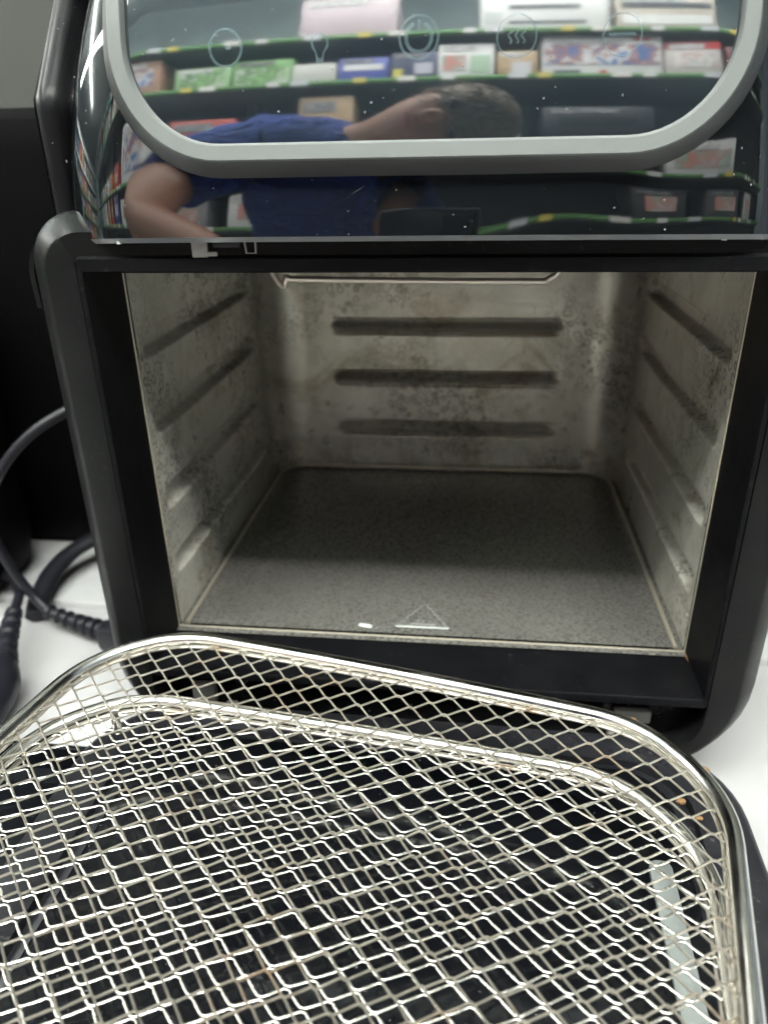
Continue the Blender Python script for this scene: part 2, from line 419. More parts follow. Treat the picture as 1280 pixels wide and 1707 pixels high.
# ---- steel cavity
CW, CY, CZ0, CZ1, CR = .125, .2225, .0620, .272, .026
def arclen_path():
    P = []; st = .0016
    y = 0.
    n1 = int((CY - CR) / st)
    for i in range(n1): P.append((-CW, (CY - CR) * i / n1, -1, 0))
    na = 26
    for i in range(na): a = math.pi / 2 * i / na; P.append((-CW + CR - CR * math.cos(a), CY - CR + CR * math.sin(a), -math.cos(a), math.sin(a)))
    n2 = int((2 * CW - 2 * CR) / st)
    for i in range(n2): P.append((-CW + CR + (2 * CW - 2 * CR) * i / n2, CY, 0, 1))
    for i in range(na): a = math.pi / 2 * i / na; P.append((CW - CR + CR * math.sin(a), CY - CR + CR * math.cos(a), math.sin(a), math.cos(a)))
    for i in range(n1 + 1): P.append((CW, (CY - CR) * (1 - i / n1), 1, 0))
    return P
def smooth(a, b, x): t = min(max((x - a) / (b - a), 0), 1); return t * t * (3 - 2 * t)
def bead(d, hw=.0048, k=.0018):  # trough profile
    return 1 - smooth(hw - k, hw + k, abs(d))
PTH = arclen_path(); zsn = 330; L = []
for i in range(zsn):
    z = CZ0 + (CZ1 - CZ0) * i / (zsn - 1); row = []
    for (x, y, nx, ny) in PTH:
        d = 0.
        if abs(nx) > .99:
            for zc in (.204, .1675, .130, .094):
                e = smooth(.006, .024, y) * (1 - smooth(.165, .186, y)); wv = bead(z - zc, .0050, .0014) * e; d += .0062 * wv
        if ny > .99:
            for zc in (.1685, .1312, .0930):
                e = smooth(.083, .075, 0) if False else (1 - smooth(.072, .082, abs(x - (-.0003)))); d += (.0028 * bead(z - zc - .0042, .0010, .0012) + .0022 * bead(z - zc + .0044, .0008, .0012) - .0040 * bead(z - zc, .0008, .0012)) * e * (1.7 if zc < .1 else 1.)
        d += .0004 * math.sin(x * 40 + z * 30) + .0003 * math.sin(y * 55 + z * 22)
        row.append((x + nx * d, y + ny * d, z))
    L.append(row)
MB().loops(L, closed=False).build('cavity_wall', M_steel, oven, angle=70)
MB().box((0, .111, CZ1 + .0015), (.25, .224, .003)).build('cavity_ceiling', M_steel, oven)
# floor: rounded raised rim line
mb = MB(); fl = rrect(-CW, CW, 0, CY, (.001, .001, .024, .024), 10)
def floop(ins, z, back=0): return [(x, y, z) for x, y in rrect(-CW + ins, CW - ins, 0.0 + min(ins, .0008), CY - ins - back, (.001, .001, max(.026 - ins * .4, .01), max(.026 - ins * .4, .01)), 10)]
mb.loops([floop(-.004, .0622), floop(.002, .0624), floop(.0035, .0636), floop(.0050, .0636), floop(.0066, .0620), floop(.010, .0617)], cap1=True)
cf = mb.build('cavity_floor', [M_floor], oven)
mb = MB(); P = [(-CW + .0042, .0008, .0637), (-CW + .0042, CY - .030, .0637)] + [(-CW + .0262 - .022 * math.cos(a), CY - .0262 + .0 + .022 * math.sin(a) , .0637) for a in np.linspace(.1, math.pi / 2, 8)]
P += [(-x, y, z) for x, y, z in reversed(P)]; mb.tube(P, .0011, 8); mb.build('floor_bead', M_pale_edge, oven)
# pale edge of the steel liner
mb = MB(); P = [(-.1250, .0, .240), (-.1250, .0, .0620), (.1250, .0, .0620), (.1250, .0, .240)]
mb.tube([P[0], P[1]], .0005, 6); mb.tube([P[1], P[2]], .0008, 6); mb.tube([P[2], P[3]], .0005, 6); mb.build('liner_edge', M_pale_edge, oven)
mb = MB(); mb.tube(catmull([(.1250, -.0008, .0622), (.1256, -.010, .0612), (.1259, -.022, .0602), (.1266, -.0318, .0592)], 5), .0005, 6); mb.build('rust_line', mat('rust', (.22, .11, .04), .7), oven)
# hot surface mark
mb = MB(); z = .0640 - .0022
def bar(a, c, wd):
    a, c = Vector(a), Vector(c); t = (c - a).normalized(); nn = Vector((-t.y, t.x, 0)) * wd
    mb.add([a + nn, a - nn, c - nn, c + nn], [(0, 1, 2, 3)])
zz = .0621
bar((-.0145, .0095, zz), (.0125, .0095, zz), .0007)
mb_l = mb.build('hot_surface_mark', M_mark, oven, smooth=False)
mb = MB(); bar((-.0070, .0122, zz), (.0055, .0122, zz), .0006)
for x in (-.0035, -.0005, .0025): mb.loops([[(x + .0006 * math.cos(a), .0148 + .0008 * math.sin(a), zz) for a in np.linspace(0, 6.283, 9)[:-1]]], cap0=True)
bar((-.0130, .0112, zz), (-.0012, .031, zz), .0003); bar((.0112, .0112, zz), (-.0004, .031, zz), .0003)
mb.build('hot_surface_mark', mat('mark_faint', (.26, .27, .26), .5), oven, smooth=False)
mb = MB(); mb.add([(-.0335, .0078, zz), (-.0265, .0062, zz), (-.0262, .0090, zz), (-.0290, .0100, zz), (-.0330, .0104, zz)], [(0, 1, 2, 3, 4)]); mb.build('paint_chip', M_mark, oven, smooth=False)
# heating element guard under the cavity's ceiling
mb = MB(); P = catmull([(-.118, .212, .232), (-.1072, .212, .2080), (-.0975, .212, .2010), (-.090, .212, .2000), (0, .212, .1992), (.062, .212, .1990), (.0700, .212, .1998), (.0790, .212, .2065), (.090, .212, .232)], 6)
P = [(x * .735 + .002, .060, z + .0252 - (.006 if abs(x) > .1 else 0)) for x, y, z in P]; P2 = [(x * .93, y - .010, z + .0060) for x, y, z in P]; mb.tube(P, .0015, 10); mb.build('heater_guard', mat('guard_steel', (.95, .88, .80), .38, .8), oven)

# ================================================================ RACKS
def rack(loc, rz, label, flip, size=(.254, .262), R=.047, rise=None):
    root = empty('mesh_rack', loc, rz); tag(root, label, 'rack', 'wire mesh racks stacked in front of the oven')
    X, Y = size; rr = .0031
    # rim: closed tube, x 0..X, y -Y..0
    n = 16; P = subdiv(rrect(0, X, -Y, 0, R, n), .012)
    def bowz(x, y): return .0
    Pv = []
    for x, y in P:
        bow = .0028 * math.sin(math.pi * min(max(x / X, 0), 1)) if y > -.01 else 0   # back edge bulges a little
        Pv.append((x, y + bow, bowz(x, y)))
    mb = MB(); mb.tube(Pv, rr, 14, closed=True); mb.build('rim', M_rim, root)
    # folded inner hem
    Q = subdiv(rrect(.0030, X - .0030, -Y + .0030, -.0030, R - .0030, n), .012)
    Qv = [(x, y + (.0028 * math.sin(math.pi * min(max(x / X, 0), 1)) if y > -.014 else 0), -.0022) for x, y in Q]
    mb = MB(); mb.tube(Qv, .0006, 8, closed=True, rx=.0006); mb.build('hem', M_wire, root)
    # expanded diamond mesh
    px, py = (.0134, .0098) if not flip else (.0126, .0092)
    ins = .0012; x0, x1, y0, y1, r = ins, X - ins, -Y + ins, -ins, R - ins
    def inside(x, y):
        if not (x0 <= x <= x1 and y0 <= y <= y1 + .0025): return False
        cx = min(max(x, x0 + r), x1 - r); cy = min(max(y, y0 + r), y1 - r)
        return math.hypot(x - cx, y - cy) <= r + .0015 or (x0 + r <= x <= x1 - r) or (y0 + r <= y <= y1 - r)
    wr = .00036 if not flip else .00042
    flat = .0002 if not flip else .0008
    mb = MB(); rnd = random.Random(3 + flip); hh = py / 2
    # strands: zigzag along x, row j between node rows; expanded-metal topology
    sgn = -1 if flip else 1
    for j in range(-1, int(Y / hh) + 2):
        yc = -j * hh - (.002 if not flip else .005)
        pts = []
        half = px / 2; k = 0; x = -px + (.003 if flip else 0)
        amp = hh / 2 - wr * .55
        while x < X + px:
            s = 1 if (k + j) % 2 == 0 else -1
            jx, jy = rnd.uniform(-.00025, .00025), rnd.uniform(-.0002, .0002)
            zt = .0005 * s * sgn
            sag = -.0012 * math.sin(math.pi * min(max(x / X, 0), 1)) * math.sin(math.pi * min(max(-yc / Y, 0), 1))
            warp = .0010 * math.sin(x * 31 + yc * 17) + .0008 * math.sin(yc * 43 + 1.3)
            for dx, fy in ((-flat / 2 - .0005, .95 if flip else .93), (-flat / 2, 1), (flat / 2, 1), (flat / 2 + .0005, .95 if flip else .93)):
                pts.append((x + dx + jx, yc + s * amp * fy + jy + warp, -.0006 + zt + sag))
            x += half; k += 1
        # cut to outline
        fine = subdiv_open(pts, .0020); run = []
        for p in fine:
            if inside(p[0], p[1]): run.append(p)
            else:
                if len(run) > 2: mb.tube(run, wr, 5, rx=wr * (1.25 if not flip else .85))
                run = []
        if len(run) > 2: mb.tube(run, wr, 5, rx=wr * (1.25 if not flip else .85))
    mb.build('wire_mesh', M_wire_lit if flip else M_wire, root, angle=80)
    return root
def subdiv_open(P, maxd):
    o = []
    for a, b_ in zip(P[:-1], P[1:]):
        d = math.dist(a, b_); k = max(1, math.ceil(d / maxd))
        for j in range(k): t = j / k; o.append(tuple(x + (y - x) * t for x, y in zip(a, b_)))
    o.append(P[-1]); return o
r1 = rack((-.1338, -.0362, .0860), math.radians(-11.9), 'upper mesh rack with dull grey wires and a polished rim, on top of the stack', 0)
r2 = rack((-.1455, -.0655, .0725), math.radians(-8.0), 'lower mesh rack with wires coloured lighter as if lit, lying under the other rack and over the door', 1)
# little stand-off feet that carry the upper rack on the lower one
for x, y in ((.02, -.20), (.235, -.225), (.03, -.050)): MB().tube([(x, y, -.002), (x, y, -.0120)], .0016, 8).build('foot', M_rim, r1)

# ================================================================ DOOR lying on the shelf
door = empty('oven_door', (-.006, -.034, .004), math.radians(-1.0))
tag(door, 'detached black oven door with glass window lying flat under the mesh racks', 'oven door')
def dl(hw, y0, y1, r, z, n=10): return [(x, y, z) for x, y in rrect(-hw, hw, y0, y1, r, n)]
DY = -.235
mb = MB()
mb.loops([dl(.136, DY + .006, -.006, .040, 0), dl(.1415, DY, 0, .044, .004), dl(.1430, DY, 0, .045, .030), dl(.1395, DY + .003, -.003, .043, .0385), dl(.1370, DY + .005, -.005, .041, .0400),
          dl(.1195, DY + .022, -.020, .026, .0400), dl(.1190, DY + .0225, -.0205, .026, .0365), dl(.1150, DY + .026, -.024, .022, .0365), dl(.1145, DY + .0265, -.0245, .022, .0405), dl(.1130, DY + .028, -.026, .021, .0415)], cap0=True, cap1=True)
mb.build('door_frame', plastic('door_plastic', (.014, .014, .017), .30, 700, .06, .2, spec=.25), door)
def gl(i, z): return dl(.1120 - i, DY + .029 + i, -.027 - i, .022 - i, z)
mb = MB(); mb.loops([gl(.001, .0410), gl(.0012, .0424), gl(.0022, .0430)], cap0=True, cap1=True); mb.build('window', M_door_glass, door, smooth=False)
mb = MB(); mb.loops([[(x, y, z) for x, y in rrect(.0960 + i, .1040 - i, -.195 + i, -.074 - i, .0034 - i, 5)] for i, z in ((0, .0428), (0, .0446), (.0008, .0452))], cap0=True, cap1=True); mb.build('pale_strip', plastic('pale_strip_grey', (.24, .26, .25), .4, 600, .05), door)  # raised pale grey strip along the window's right side
mb = MB(); P = catmull([(-.08, -.205, .040), (-.08, -.205, .058), (-.07, -.205, .064), (0, -.205, .0645), (.07, -.205, .064), (.08, -.205, .058), (.08, -.205, .040)], 6); mb.tube(P, .0052, 12); mb.build('handle', M_grey, door)

rc = random.Random(11); M_crumb = paint('crumb_brown', (.30, .17, .07), .7, .5, 300)
for k, (x, y, z, r, lab) in enumerate(((.1205, -.060, .0455, .0022, 'largest tan crumb on the door near its right rear corner'), (.1080, -.078, .0455, .0014, 'brown crumb on the door under the curve of the lower rack rim'), (.1130, -.086, .0455, .0010, 'tiny dark crumb on the door beside the lower rack rim'), (.098, -.030, .0445, .0012, 'small yellow crumb at the rear edge of the door below the hinge clip'))):
    bm = bmesh.new(); bmesh.ops.create_icosphere(bm, subdivisions=2, radius=r)
    V = [(v.co.x * 1.4 * rc.uniform(.8, 1.2), v.co.y * rc.uniform(.8, 1.2), v.co.z * .7) for v in bm.verts]; F = [[v.index for v in f.verts] for f in bm.faces]; bm.free()
    o = mesh('food_crumb', V, F, M_crumb); o.location = (x, y, z); tag(o, lab, 'crumb', 'crumbs on the door')
# drip tray under the door
tray = empty('drip_tray', (-.10, -.15, .0012), math.radians(-1)); tag(tray, 'shallow black drip tray sticking out to the left of the oven door', 'drip tray')
mb = MB()
tr = lambda i, z: [(x, y, z) for x, y in rrect(-.165 + i, .0 - .046, -.12 + i, .106 - i, .010, 6)]
mb.loops([tr(.004, 0), tr(0, .003), tr(0, .016), tr(.0015, .0165), tr(.003, .016), tr(.005, .004)], cap0=True, cap1=True); mb.build('tray_pan', M_door_glass, tray)

# ================================================================ NEIGHBOUR APPLIANCE, CORDS, PLUG
nb = empty('black_appliance', (-.42, .30, .004)); tag(nb, 'large black appliance standing behind the cords at the left edge', 'appliance')
mb = MB()
M_app = mat('appliance_black', (.0018, .0018, .002), .55, ior=1.12)
def nl(x0, x1, y0, y1, i, z, r=.04): return [(x, y, z) for x, y in rrect(x0 + i, x1 - i, y0 + i, y1 - i, r, 8)]
mb.loops([nl(-.24, .225, -.13, .20, i, z) for i, z in ((.02, 0), (.012, .012), (.004, .03), (0, .08), (0, .28), (.006, .298), (.02, .3045))], cap0=True, cap1=True); mb.build('casing', M_app, nb)
mb = MB(); mb.loops([nl(-.22, .125, -.225, -.131, i, z, .03) for i, z in ((.012, .0), (.004, .01), (0, .03), (0, .19), (.004, .205), (.012, .21))], cap0=True, cap1=True); mb.build('drawer', M_app, nb)
def ribbed(P, r0, ribs, r1, n=10):
    P = catmull(P, 12); N_ = len(P); L = []; rad = []
    for i in range(N_):
        t = i / (N_ - 1); base = r0 + (r1 - r0) * t; rad.append(base * (1.0 if math.sin(t * ribs * 2 * math.pi) > -.1 else .72))
    return P, rad
c1 = empty('power_cord', (-.25, .085, .004)); c1['world_children'] = 1
tag(c1, 'thin black power cord looping up in the air to a ribbed strain relief', 'power cord', 'cords beside the oven')
P = catmull([(-.175, .13, .158), (-.205, .105, .150), (-.238, .085, .133), (-.262, .075, .105), (-.272, .075, .075), (-.268, .078, .045), (-.258, .078, .025), (-.246, .074, .0145)], 10)
MB().tube(P, .0032, 10).build('cord', M_cord, c1)
P, rd = ribbed([(-.248, .075, .0150), (-.232, .071, .0120), (-.216, .066, .0110), (-.200, .062, .0100)], .0048, 7, .0072)
MB().tube(P, rd, 14).build('strain_relief', M_cord, c1)
MB().box((-.186, .058, .0115), (.034, .024, .018), .004, (0, 0, -.3)).build('connector', M_cord, c1)
MB().tube(catmull([(-.176, .062, .012), (-.172, .085, .012), (-.170, .12, .010), (-.168, .16, .010)], 8), .0040, 10).build('cord', M_cord, c1)
c2 = empty('power_cord', (-.27, .12, .004)); c2['world_children'] = 1
tag(c2, 'thick black cord curving low over the shelf behind the thin looping one', 'power cord', 'cords beside the oven')
MB().tube(catmull([(-.262, .082, .006), (-.268, .100, .010), (-.270, .125, .016), (-.262, .150, .022), (-.235, .178, .028), (-.19, .195, .03), (-.15, .20, .03)], 8), .0075, 12, rx=.005).build('cord', M_cord, c2)
pl = empty('mains_plug', (-.222, .0, .004)); pl['world_children'] = 1
tag(pl, 'black mains plug with ribbed neck lying beside the racks at the left edge', 'plug')
P, rd = ribbed([(-.262, .062, .022), (-.256, .047, .021), (-.249, .030, .020), (-.242, .016, .018)], .0052, 5, .0078)
MB().tube(P, rd, 14).build('strain_relief', M_cord, pl)
MB().tube(catmull([(-.262, .062, .022), (-.272, .085, .024), (-.30, .11, .02), (-.36, .12, .02)], 8), .0032, 10).build('cord', M_cord, pl)
mb = MB(); rl = []
for t, a, c in ((0, .008, .008), (.12, .012, .010), (.3, .0165, .012), (.6, .0185, .0125), (.85, .0185, .0125), (1, .014, .010)):
    q0 = Vector((-.243, .018, .0175)) + Vector((.006, -.048, -.003)) * t
    rl.append([(q0.x + a * math.cos(k), q0.y, q0.z + c * math.sin(k)) for k in np.linspace(0, 2 * math.pi, 17)[:-1]])
mb.loops(rl, cap0=True, cap1=True); mb.build('plug_body', M_cord, pl)
mb = MB()
for dx in (-.0095, .0095): mb.tube([(-.237 + dx, -.028, .0145), (-.235 + dx, -.048, .0140)], .0024, 10)
mb.build('pin', mat('pin_brass', (.7, .68, .6), .25, 1.), pl)

#@@REFL
# ================================================================ THE AISLE BEHIND THE CAMERA (seen mirrored in the panel and the screen)
unit = empty('shelf_unit', (0, -2.2, -1.0)); unit['world_children'] = 1
tag(unit, 'grey shop shelving with green edge strips, mirrored in the screen and panel', 'shelving')
M_board = paint('board_grey', (.13, .14, .15), .55); M_green = paint('green_strip', (.13, .30, .10), .4)
LV = [-.75, -.35, .05, .43, .73, 1.225, 1.49]
for z in LV:
    MB().box((-1.4, -2.20, z - .014), (7.2, .42, .024), .002).build('board', M_board, unit)
    MB().box((-1.4, -1.985, z - .010), (7.2, .012, .020), .002).build('edge_strip', M_green, unit)
MB().box((-1.4, -2.425, .25), (7.2, .02, 2.48)).build('back_panel', paint('back_panel_grey', (.19, .205, .22), .6), unit)
for x in (-5.0, -3.4, -2.2, -.9, 2.2): MB().box((x, -2.3, .25), (.04, .2, 2.5), .003).build('upright', M_board, unit)
def photo_mat(name, c0, c1, c2, sc=14):
    m = mat(name, c0, .35); n = NT(m); f = n.noise(sc, 3, .55, dist=.8); n.set('Base Color', n.ramp(f, [(.36, c0), (.46, c1), (.54, c2), (.64, c0)])); return m
def text_mat(name, bgc, fg):
    m = mat(name, bgc, .4); n = NT(m)
    b = n.n.new('ShaderNodeTexBrick'); b.inputs['Scale'].default_value = 60; b.inputs['Color1'].default_value = (*fg, 1); b.inputs['Color2'].default_value = (*bgc, 1); b.inputs['Mortar'].default_value = (*bgc, 1)
    b.inputs['Mortar Size'].default_value = .11; b.inputs['Brick Width'].default_value = .8; b.inputs['Row Height'].default_value = .55
    mp = n.n.new('ShaderNodeMapping'); mp.inputs['Rotation'].default_value = (math.pi / 2, 0, 0); n.link(n.tc.outputs['Object'], mp.inputs[0]); n.link(mp.outputs[0], b.inputs['Vector']); n.set('Base Color', b.outputs[0]); return m
TXT = [text_mat('pale_text', (.12, .12, .14), (.6, .6, .6)), text_mat('dark_text', (.75, .75, .76), (.08, .09, .14))]
TAGS = [paint('tag_white', (.7, .7, .7)), paint('tag_white', (.6, .62, .66)), paint('tag_yellow', (.65, .55, .12)), paint('tag_white', (.75, .73, .7))]
def pbox(x, z, w_, h, d, c, label, pics=(), rz=0., name='product_box', y=-2.02):
    o = empty(name, (x, y - d / 2, z + .0005), rz); tag(o, label, 'box', 'product boxes on the shelving')
    MB().box((0, 0, h / 2), (w_, d, h), .004).build('carton', paint('carton', c, .35), o)
    for (px, pz, pw, ph, m) in pics:
        MB().box((px * w_, d / 2 + .0015, pz * h), (pw * w_, .002, ph * h), 0).build('printed_picture', m, o)
    if h > .12:
        MB().box((-.12 * w_, d / 2 + .0031, .86 * h), (.62 * w_, .001, .14 * h), 0).build('printed_text', TXT[sum(c) > .9], o)
    return o
W = (.80, .80, .82); K = (.05, .05, .06)
ph_people = photo_mat('family_picture', (.08, .16, .40), (.35, .15, .12), (.70, .72, .74)); ph_green = photo_mat('salad_picture', (.25, .45, .18), (.60, .62, .58), (.12, .25, .10))
ph_grey = photo_mat('appliance_picture', (.45, .5, .5), (.30, .42, .36), (.65, .25, .22)); red = paint('red_print', (.55, .05, .05)); blue = paint('blue_print', (.06, .09, .42)); dk = paint('dark_print', (.05, .06, .08)); pur = paint('purple_print', (.38, .22, .40)); tan = paint('tan_print', (.62, .66, .66))
pbox(-.46, 1.49, .40, .26, .25, (.60, .50, .56), 'dusty pink carton on the top board, mirrored left of the power icon')
pbox(.32, 1.49, .50, .30, .22, W, 'white carton printed with long dark knives on the top board', [(0, .50, .55, .08, dk), (.02, .18, .6, .06, dk), (-.4, .3, .14, .2, tan), (0, .9, .98, .16, pur)])
pbox(.80, 1.49, .40, .22, .22, (.55, .50, .44), 'beige and silver carton at the right end of the top board', [(0, .3, .9, .25, W and paint('w', W)), (0, .7, .9, .15, dk)])
pbox(-1.07, 1.225, .26, .14, .2, (.35, .55, .30), 'flat green and white pack lying on the second board', [(0, .5, .8, .8, ph_green)])
pbox(-.80, 1.225, .26, .16, .2, (.16, .38, .12), 'green pack with salad picture on the second board', [(0, .4, .9, .6, ph_green)])
pbox(-.58, 1.225, .18, .12, .2, (.60, .60, .58), 'small pale pack between green and blue packs on the second board')
pbox(-.38, 1.225, .20, .14, .2, (.09, .11, .45), 'blue carton with white band on the second board', [(0, .6, .8, .25, paint('w', W))])
pbox(-.18, 1.225, .18, .16, .2, (.06, .07, .15), 'dark navy carton beside the blue one', [(.2, .4, .4, .4, paint('w2', (.5, .5, .6))), (-.35, .25, .2, .3, paint('yellow_print', (.65, .6, .1)))])
pbox(.02, 1.225, .215, .20, .2, W, 'square white carton with bowl and green picture on the second board', [(-.22, .45, .42, .45, ph_grey), (.25, .4, .35, .5, paint('sage_print', (.40, .55, .42)))])
pbox(.215, 1.225, .15, .15, .2, (.48, .34, .20), 'small brown cardboard box with white label', [(.1, .35, .5, .45, paint('w3', (.62, .62, .68)))])
pbox(.54, 1.225, .46, .235, .2, W, 'wide white carton with picture of people around a table', [(0, .52, .97, .50, ph_people), (-.3, .10, .22, .10, dk), (.0, .1, .06, .08, red), (.33, .9, .14, .06, red)])
pbox(.90, 1.225, .22, .20, .2, (.60, .55, .54), 'white and red carton leaning beside the wide one', [(0, .88, 1, .2, red), (0, .45, .7, .4, photo_mat('r', (.5, .48, .48), (.55, .3, .28), (.7, .7, .7)))], .08)
pbox(1.13, 1.225, .2, .18, .2, (.25, .07, .08), 'dark red carton at the right end of the second board')
for i, zc in enumerate((0, .17)):
    o = pbox(.52, .73 + zc, .42, .155, .3, (.035, .037, .045), ('lower' if i == 0 else 'upper') + ' of two stacked black appliances with a slot, on the third board', [(0, .5, .7, .25, paint('slot_blk', (.005, .005, .006)))], name='black_toaster'); o['category'] = 'appliance'; o['group'] = 'stacked black appliances'
pbox(.17, .73, .12, .30, .2, (.62, .60, .56), 'narrow white carton beside the stacked black appliances')
pbox(.95, .73, .34, .18, .2, (.70, .70, .72), 'white printed pack at the right of the third board', [(0, .5, .8, .5, ph_grey)])
pbox(-.52, .73, .22, .42, .2, (.40, .28, .17), 'tall brown cardboard carton on the third board', [(.1, .45, .8, .1, paint('w4', W))])
pbox(-1.05, .73, .3, .32, .2, (.48, .10, .09), 'red carton on the left of the third board')
pbox(-1.4, .73, .3, .3, .2, W, 'white carton at the far left of the third board', [(0, .5, .7, .6, ph_people)])
pbox(-1.4, 1.225, .25, .22, .2, (.5, .3, .22), 'orange brown carton at the far left of the second board', [(0, .5, .7, .5, ph_people)])
for i, (x, c) in enumerate(((-1.5, W), (-1.15, (.3, .3, .32)), (-.8, W), (.75, (.06, .06, .07)), (1.1, (.09, .09, .1)), (1.5, (.5, .5, .5)))):
    pbox(x, .43, .24, .2, .2, c, ['white carton first from the left', 'grey carton second from the left', 'white carton third from the left', 'black carton right of the middle', 'charcoal carton beside the black one', 'light grey carton last at the right'][i] + ' on the fourth board', [(0, .5, .6, .5, ph_grey)])
for i, (x, c, ww) in enumerate(((-1.6, W, .1), (-1.42, (.3, .3, .3), .08), (-1.28, W, .08), (-1.1, (.1, .1, .12), .1), (-.9, W, .12), (.6, (.62, .60, .60), .35), (1.05, (.4, .4, .42), .3))):
    pbox(x, .05, ww, .26, .2, c, ['slim white carton at the far left', 'slim mid grey carton', 'slim white carton beside the mid grey one', 'slim black carton', 'white carton right of the slim black one', 'wide pale carton', 'wide grey carton beside the pale one'][i] + ' on the fifth board')

cols = [('white', W), ('teal', (.10, .32, .34)), ('red', (.50, .07, .06)), ('grey', (.4, .4, .42)), ('black', (.04, .04, .05)), ('orange', (.60, .25, .08)), ('cream', (.65, .60, .48)), ('navy', (.06, .08, .25))]
for bi, z in enumerate((1.49, 1.225, .73, .43, .05)):
    for k in range(8):
        cn, c = cols[(k * 3 + bi * 5) % 8]; hgt = .12 + .035 * ((k * 5 + bi * 3) % 5)
        pbox(-1.86 - k * .36 + .03 * ((k * 7 + bi) % 3), z, .16 + .04 * ((k + bi) % 4), hgt, .2, c, '%s carton far left on the %s board, number %s counting leftwards' % (cn, ('top', 'second', 'third', 'fourth', 'fifth')[bi], ('one', 'two', 'three', 'four', 'five', 'six', 'seven', 'eight')[k]), [(0, .5, .6, .4, (ph_people, ph_green, ph_grey)[(k + bi) % 3])])
for z in (1.49, 1.225, .73, .43):
    for k in range(22):
        x = -2.3 + k * .19 + .05 * math.sin(k * 2.7 + z * 9)
        MB().box((x, -1.976, z - .010), (.05 + .02 * (k % 2), .003, .028), 0).build('price_tag', TAGS[k % 4], unit)
# second shelving unit that closes the aisle on the left
end = empty('shelf_unit', (-7.2, 2.2, -1.0)); end['world_children'] = 1
tag(end, 'white shop shelving closing the aisle at far left, mirrored in the panel edge', 'shelving')
M_wb = paint('white_board', (.7, .7, .7), .5)
for z in (-.35, .05, .43, .80, 1.20, 1.55):
    MB().box((-7.2, 2.2, z - .014), (.42, 9, .024), .002).build('board', M_wb, end)
    MB().box((-6.985, 2.2, z - .012), (.012, 9, .040), .002).build('edge_strip', M_green if z < 1 else M_wb, end)
MB().box((-7.42, 2.2, .35), (.02, 9, 2.7)).build('back_panel', paint('end_back_panel', (.4, .42, .42), .6), end)
for bi, z in enumerate((.05, .43, .80, 1.20)):
    for k in range(9):
        cn, c = cols[(k * 5 + bi * 3) % 8]
        pbox(-7.1, z, .50 + .06 * ((k + bi) % 4), .20 + .03 * ((k * 3 + bi) % 4), .2, c, '%s carton on the %s board of the end shelving, number %s counting away' % (cn, ('lowest', 'second lowest', 'third lowest', 'highest')[bi], ('one', 'two', 'three', 'four', 'five', 'six', 'seven', 'eight', 'nine')[k]), [(0, .5, .6, .4, (ph_people, ph_green, ph_grey)[(k + bi) % 3])], -math.pi / 2, y=-1.9 + k * .95)
# ---- the person taking the photograph, seen in the reflection
per = empty('person', (-.35, -1.35, -1.0)); per['world_children'] = 1
tag(per, 'person in a blue top bending sideways and holding up a phone, mirrored in the panel', 'person')
def skin(name, verts, edges, root, m, parent, lev=2):
    me = bpy.data.meshes.new(name); me.from_pydata([v[0] for v in verts], edges, []); o = bpy.data.objects.new(name, me); COL.objects.link(o)
    sk = o.modifiers.new('s', 'SKIN'); 
    for i, v in enumerate(verts):
        sv = me.skin_vertices[0].data[i]; r = v[1]; sv.radius = r if isinstance(r, tuple) else (r, r); sv.use_root = (i == root)
    sk.use_smooth_shade = True
    sb = o.modifiers.new('b', 'SUBSURF'); sb.levels = lev; sb.render_levels = lev
    me.materials.append(m); o.parent = parent
    if parent.get('world_children'): o.location = -parent.location
    return o
M_skin = paint('skin', (.33, .15, .095), .5, .15, 20); M_blue = paint('blue_knit', (.012, .05, .34), .8, .35, 30); nb_ = NT(M_blue); nb_.bump(nb_.noise(9, 4, .6, (1, .6, 2.2), 2.5), 1.0, .05); M_hair = paint('hair', (.20, .14, .09), .6, .7, 110); M_jean = paint('dark_trousers', (.03, .035, .06), .8)
# continuous body: legs, torso, neck, head, arms, hands
BV = [((-.34, -1.28, -.02), (.15, .12)), ((-.30, -1.16, .18), (.155, .12)), ((-.27, -1.04, .36), (.17, .12)), ((-.25, -.94, .50), (.13, .09)), ((-.17, -.90, .53), (.055, .055)),
      ((-.12, -.87, .545), (.06, .06)), ((-.05, -.85, .558), (.082, .095)), ((.03, -.845, .565), (.075, .09)),
      # left arm (mirror left)
      ((-.38, -.94, .555), (.075, .075)), ((-.53, -.80, .44), (.05, .05)), ((-.50, -.66, .34), (.055, .055)), ((-.28, -.50, .245), (.036, .036)), ((-.12, -.39, .205), (.024, .028)), ((-.075, -.355, .205), (.022, .032)),
      # right arm
      ((-.13, -.98, .41), (.07, .07)), ((.02, -.86, .24), (.05, .05)), ((.10, -.70, .12), (.042, .042)), ((.11, -.52, .15), (.032, .032)), ((.085, -.40, .175), (.024, .028)), ((.060, -.355, .18), (.022, .032)),
      # legs
      ((-.44, -1.30, -.12), (.10, .10)), ((-.46, -1.20, -.50), (.07, .07)), ((-.47, -1.28, -.92), (.045, .045)), ((-.47, -1.16, -.965), (.04, .03)),
      ((-.24, -1.30, -.12), (.10, .10)), ((-.22, -1.36, -.50), (.07, .07)), ((-.21, -1.50, -.92), (.045, .045)), ((-.21, -1.38, -.965), (.04, .03))]
BE = [(0, 1), (1, 2), (2, 3), (3, 4), (4, 5), (5, 6), (6, 7), (3, 8), (8, 9), (9, 10), (10, 11), (11, 12), (12, 13), (3, 14), (14, 15), (15, 16), (16, 17), (17, 18), (18, 19), (0, 20), (20, 21), (21, 22), (22, 23), (0, 24), (24, 25), (25, 26), (26, 27)]
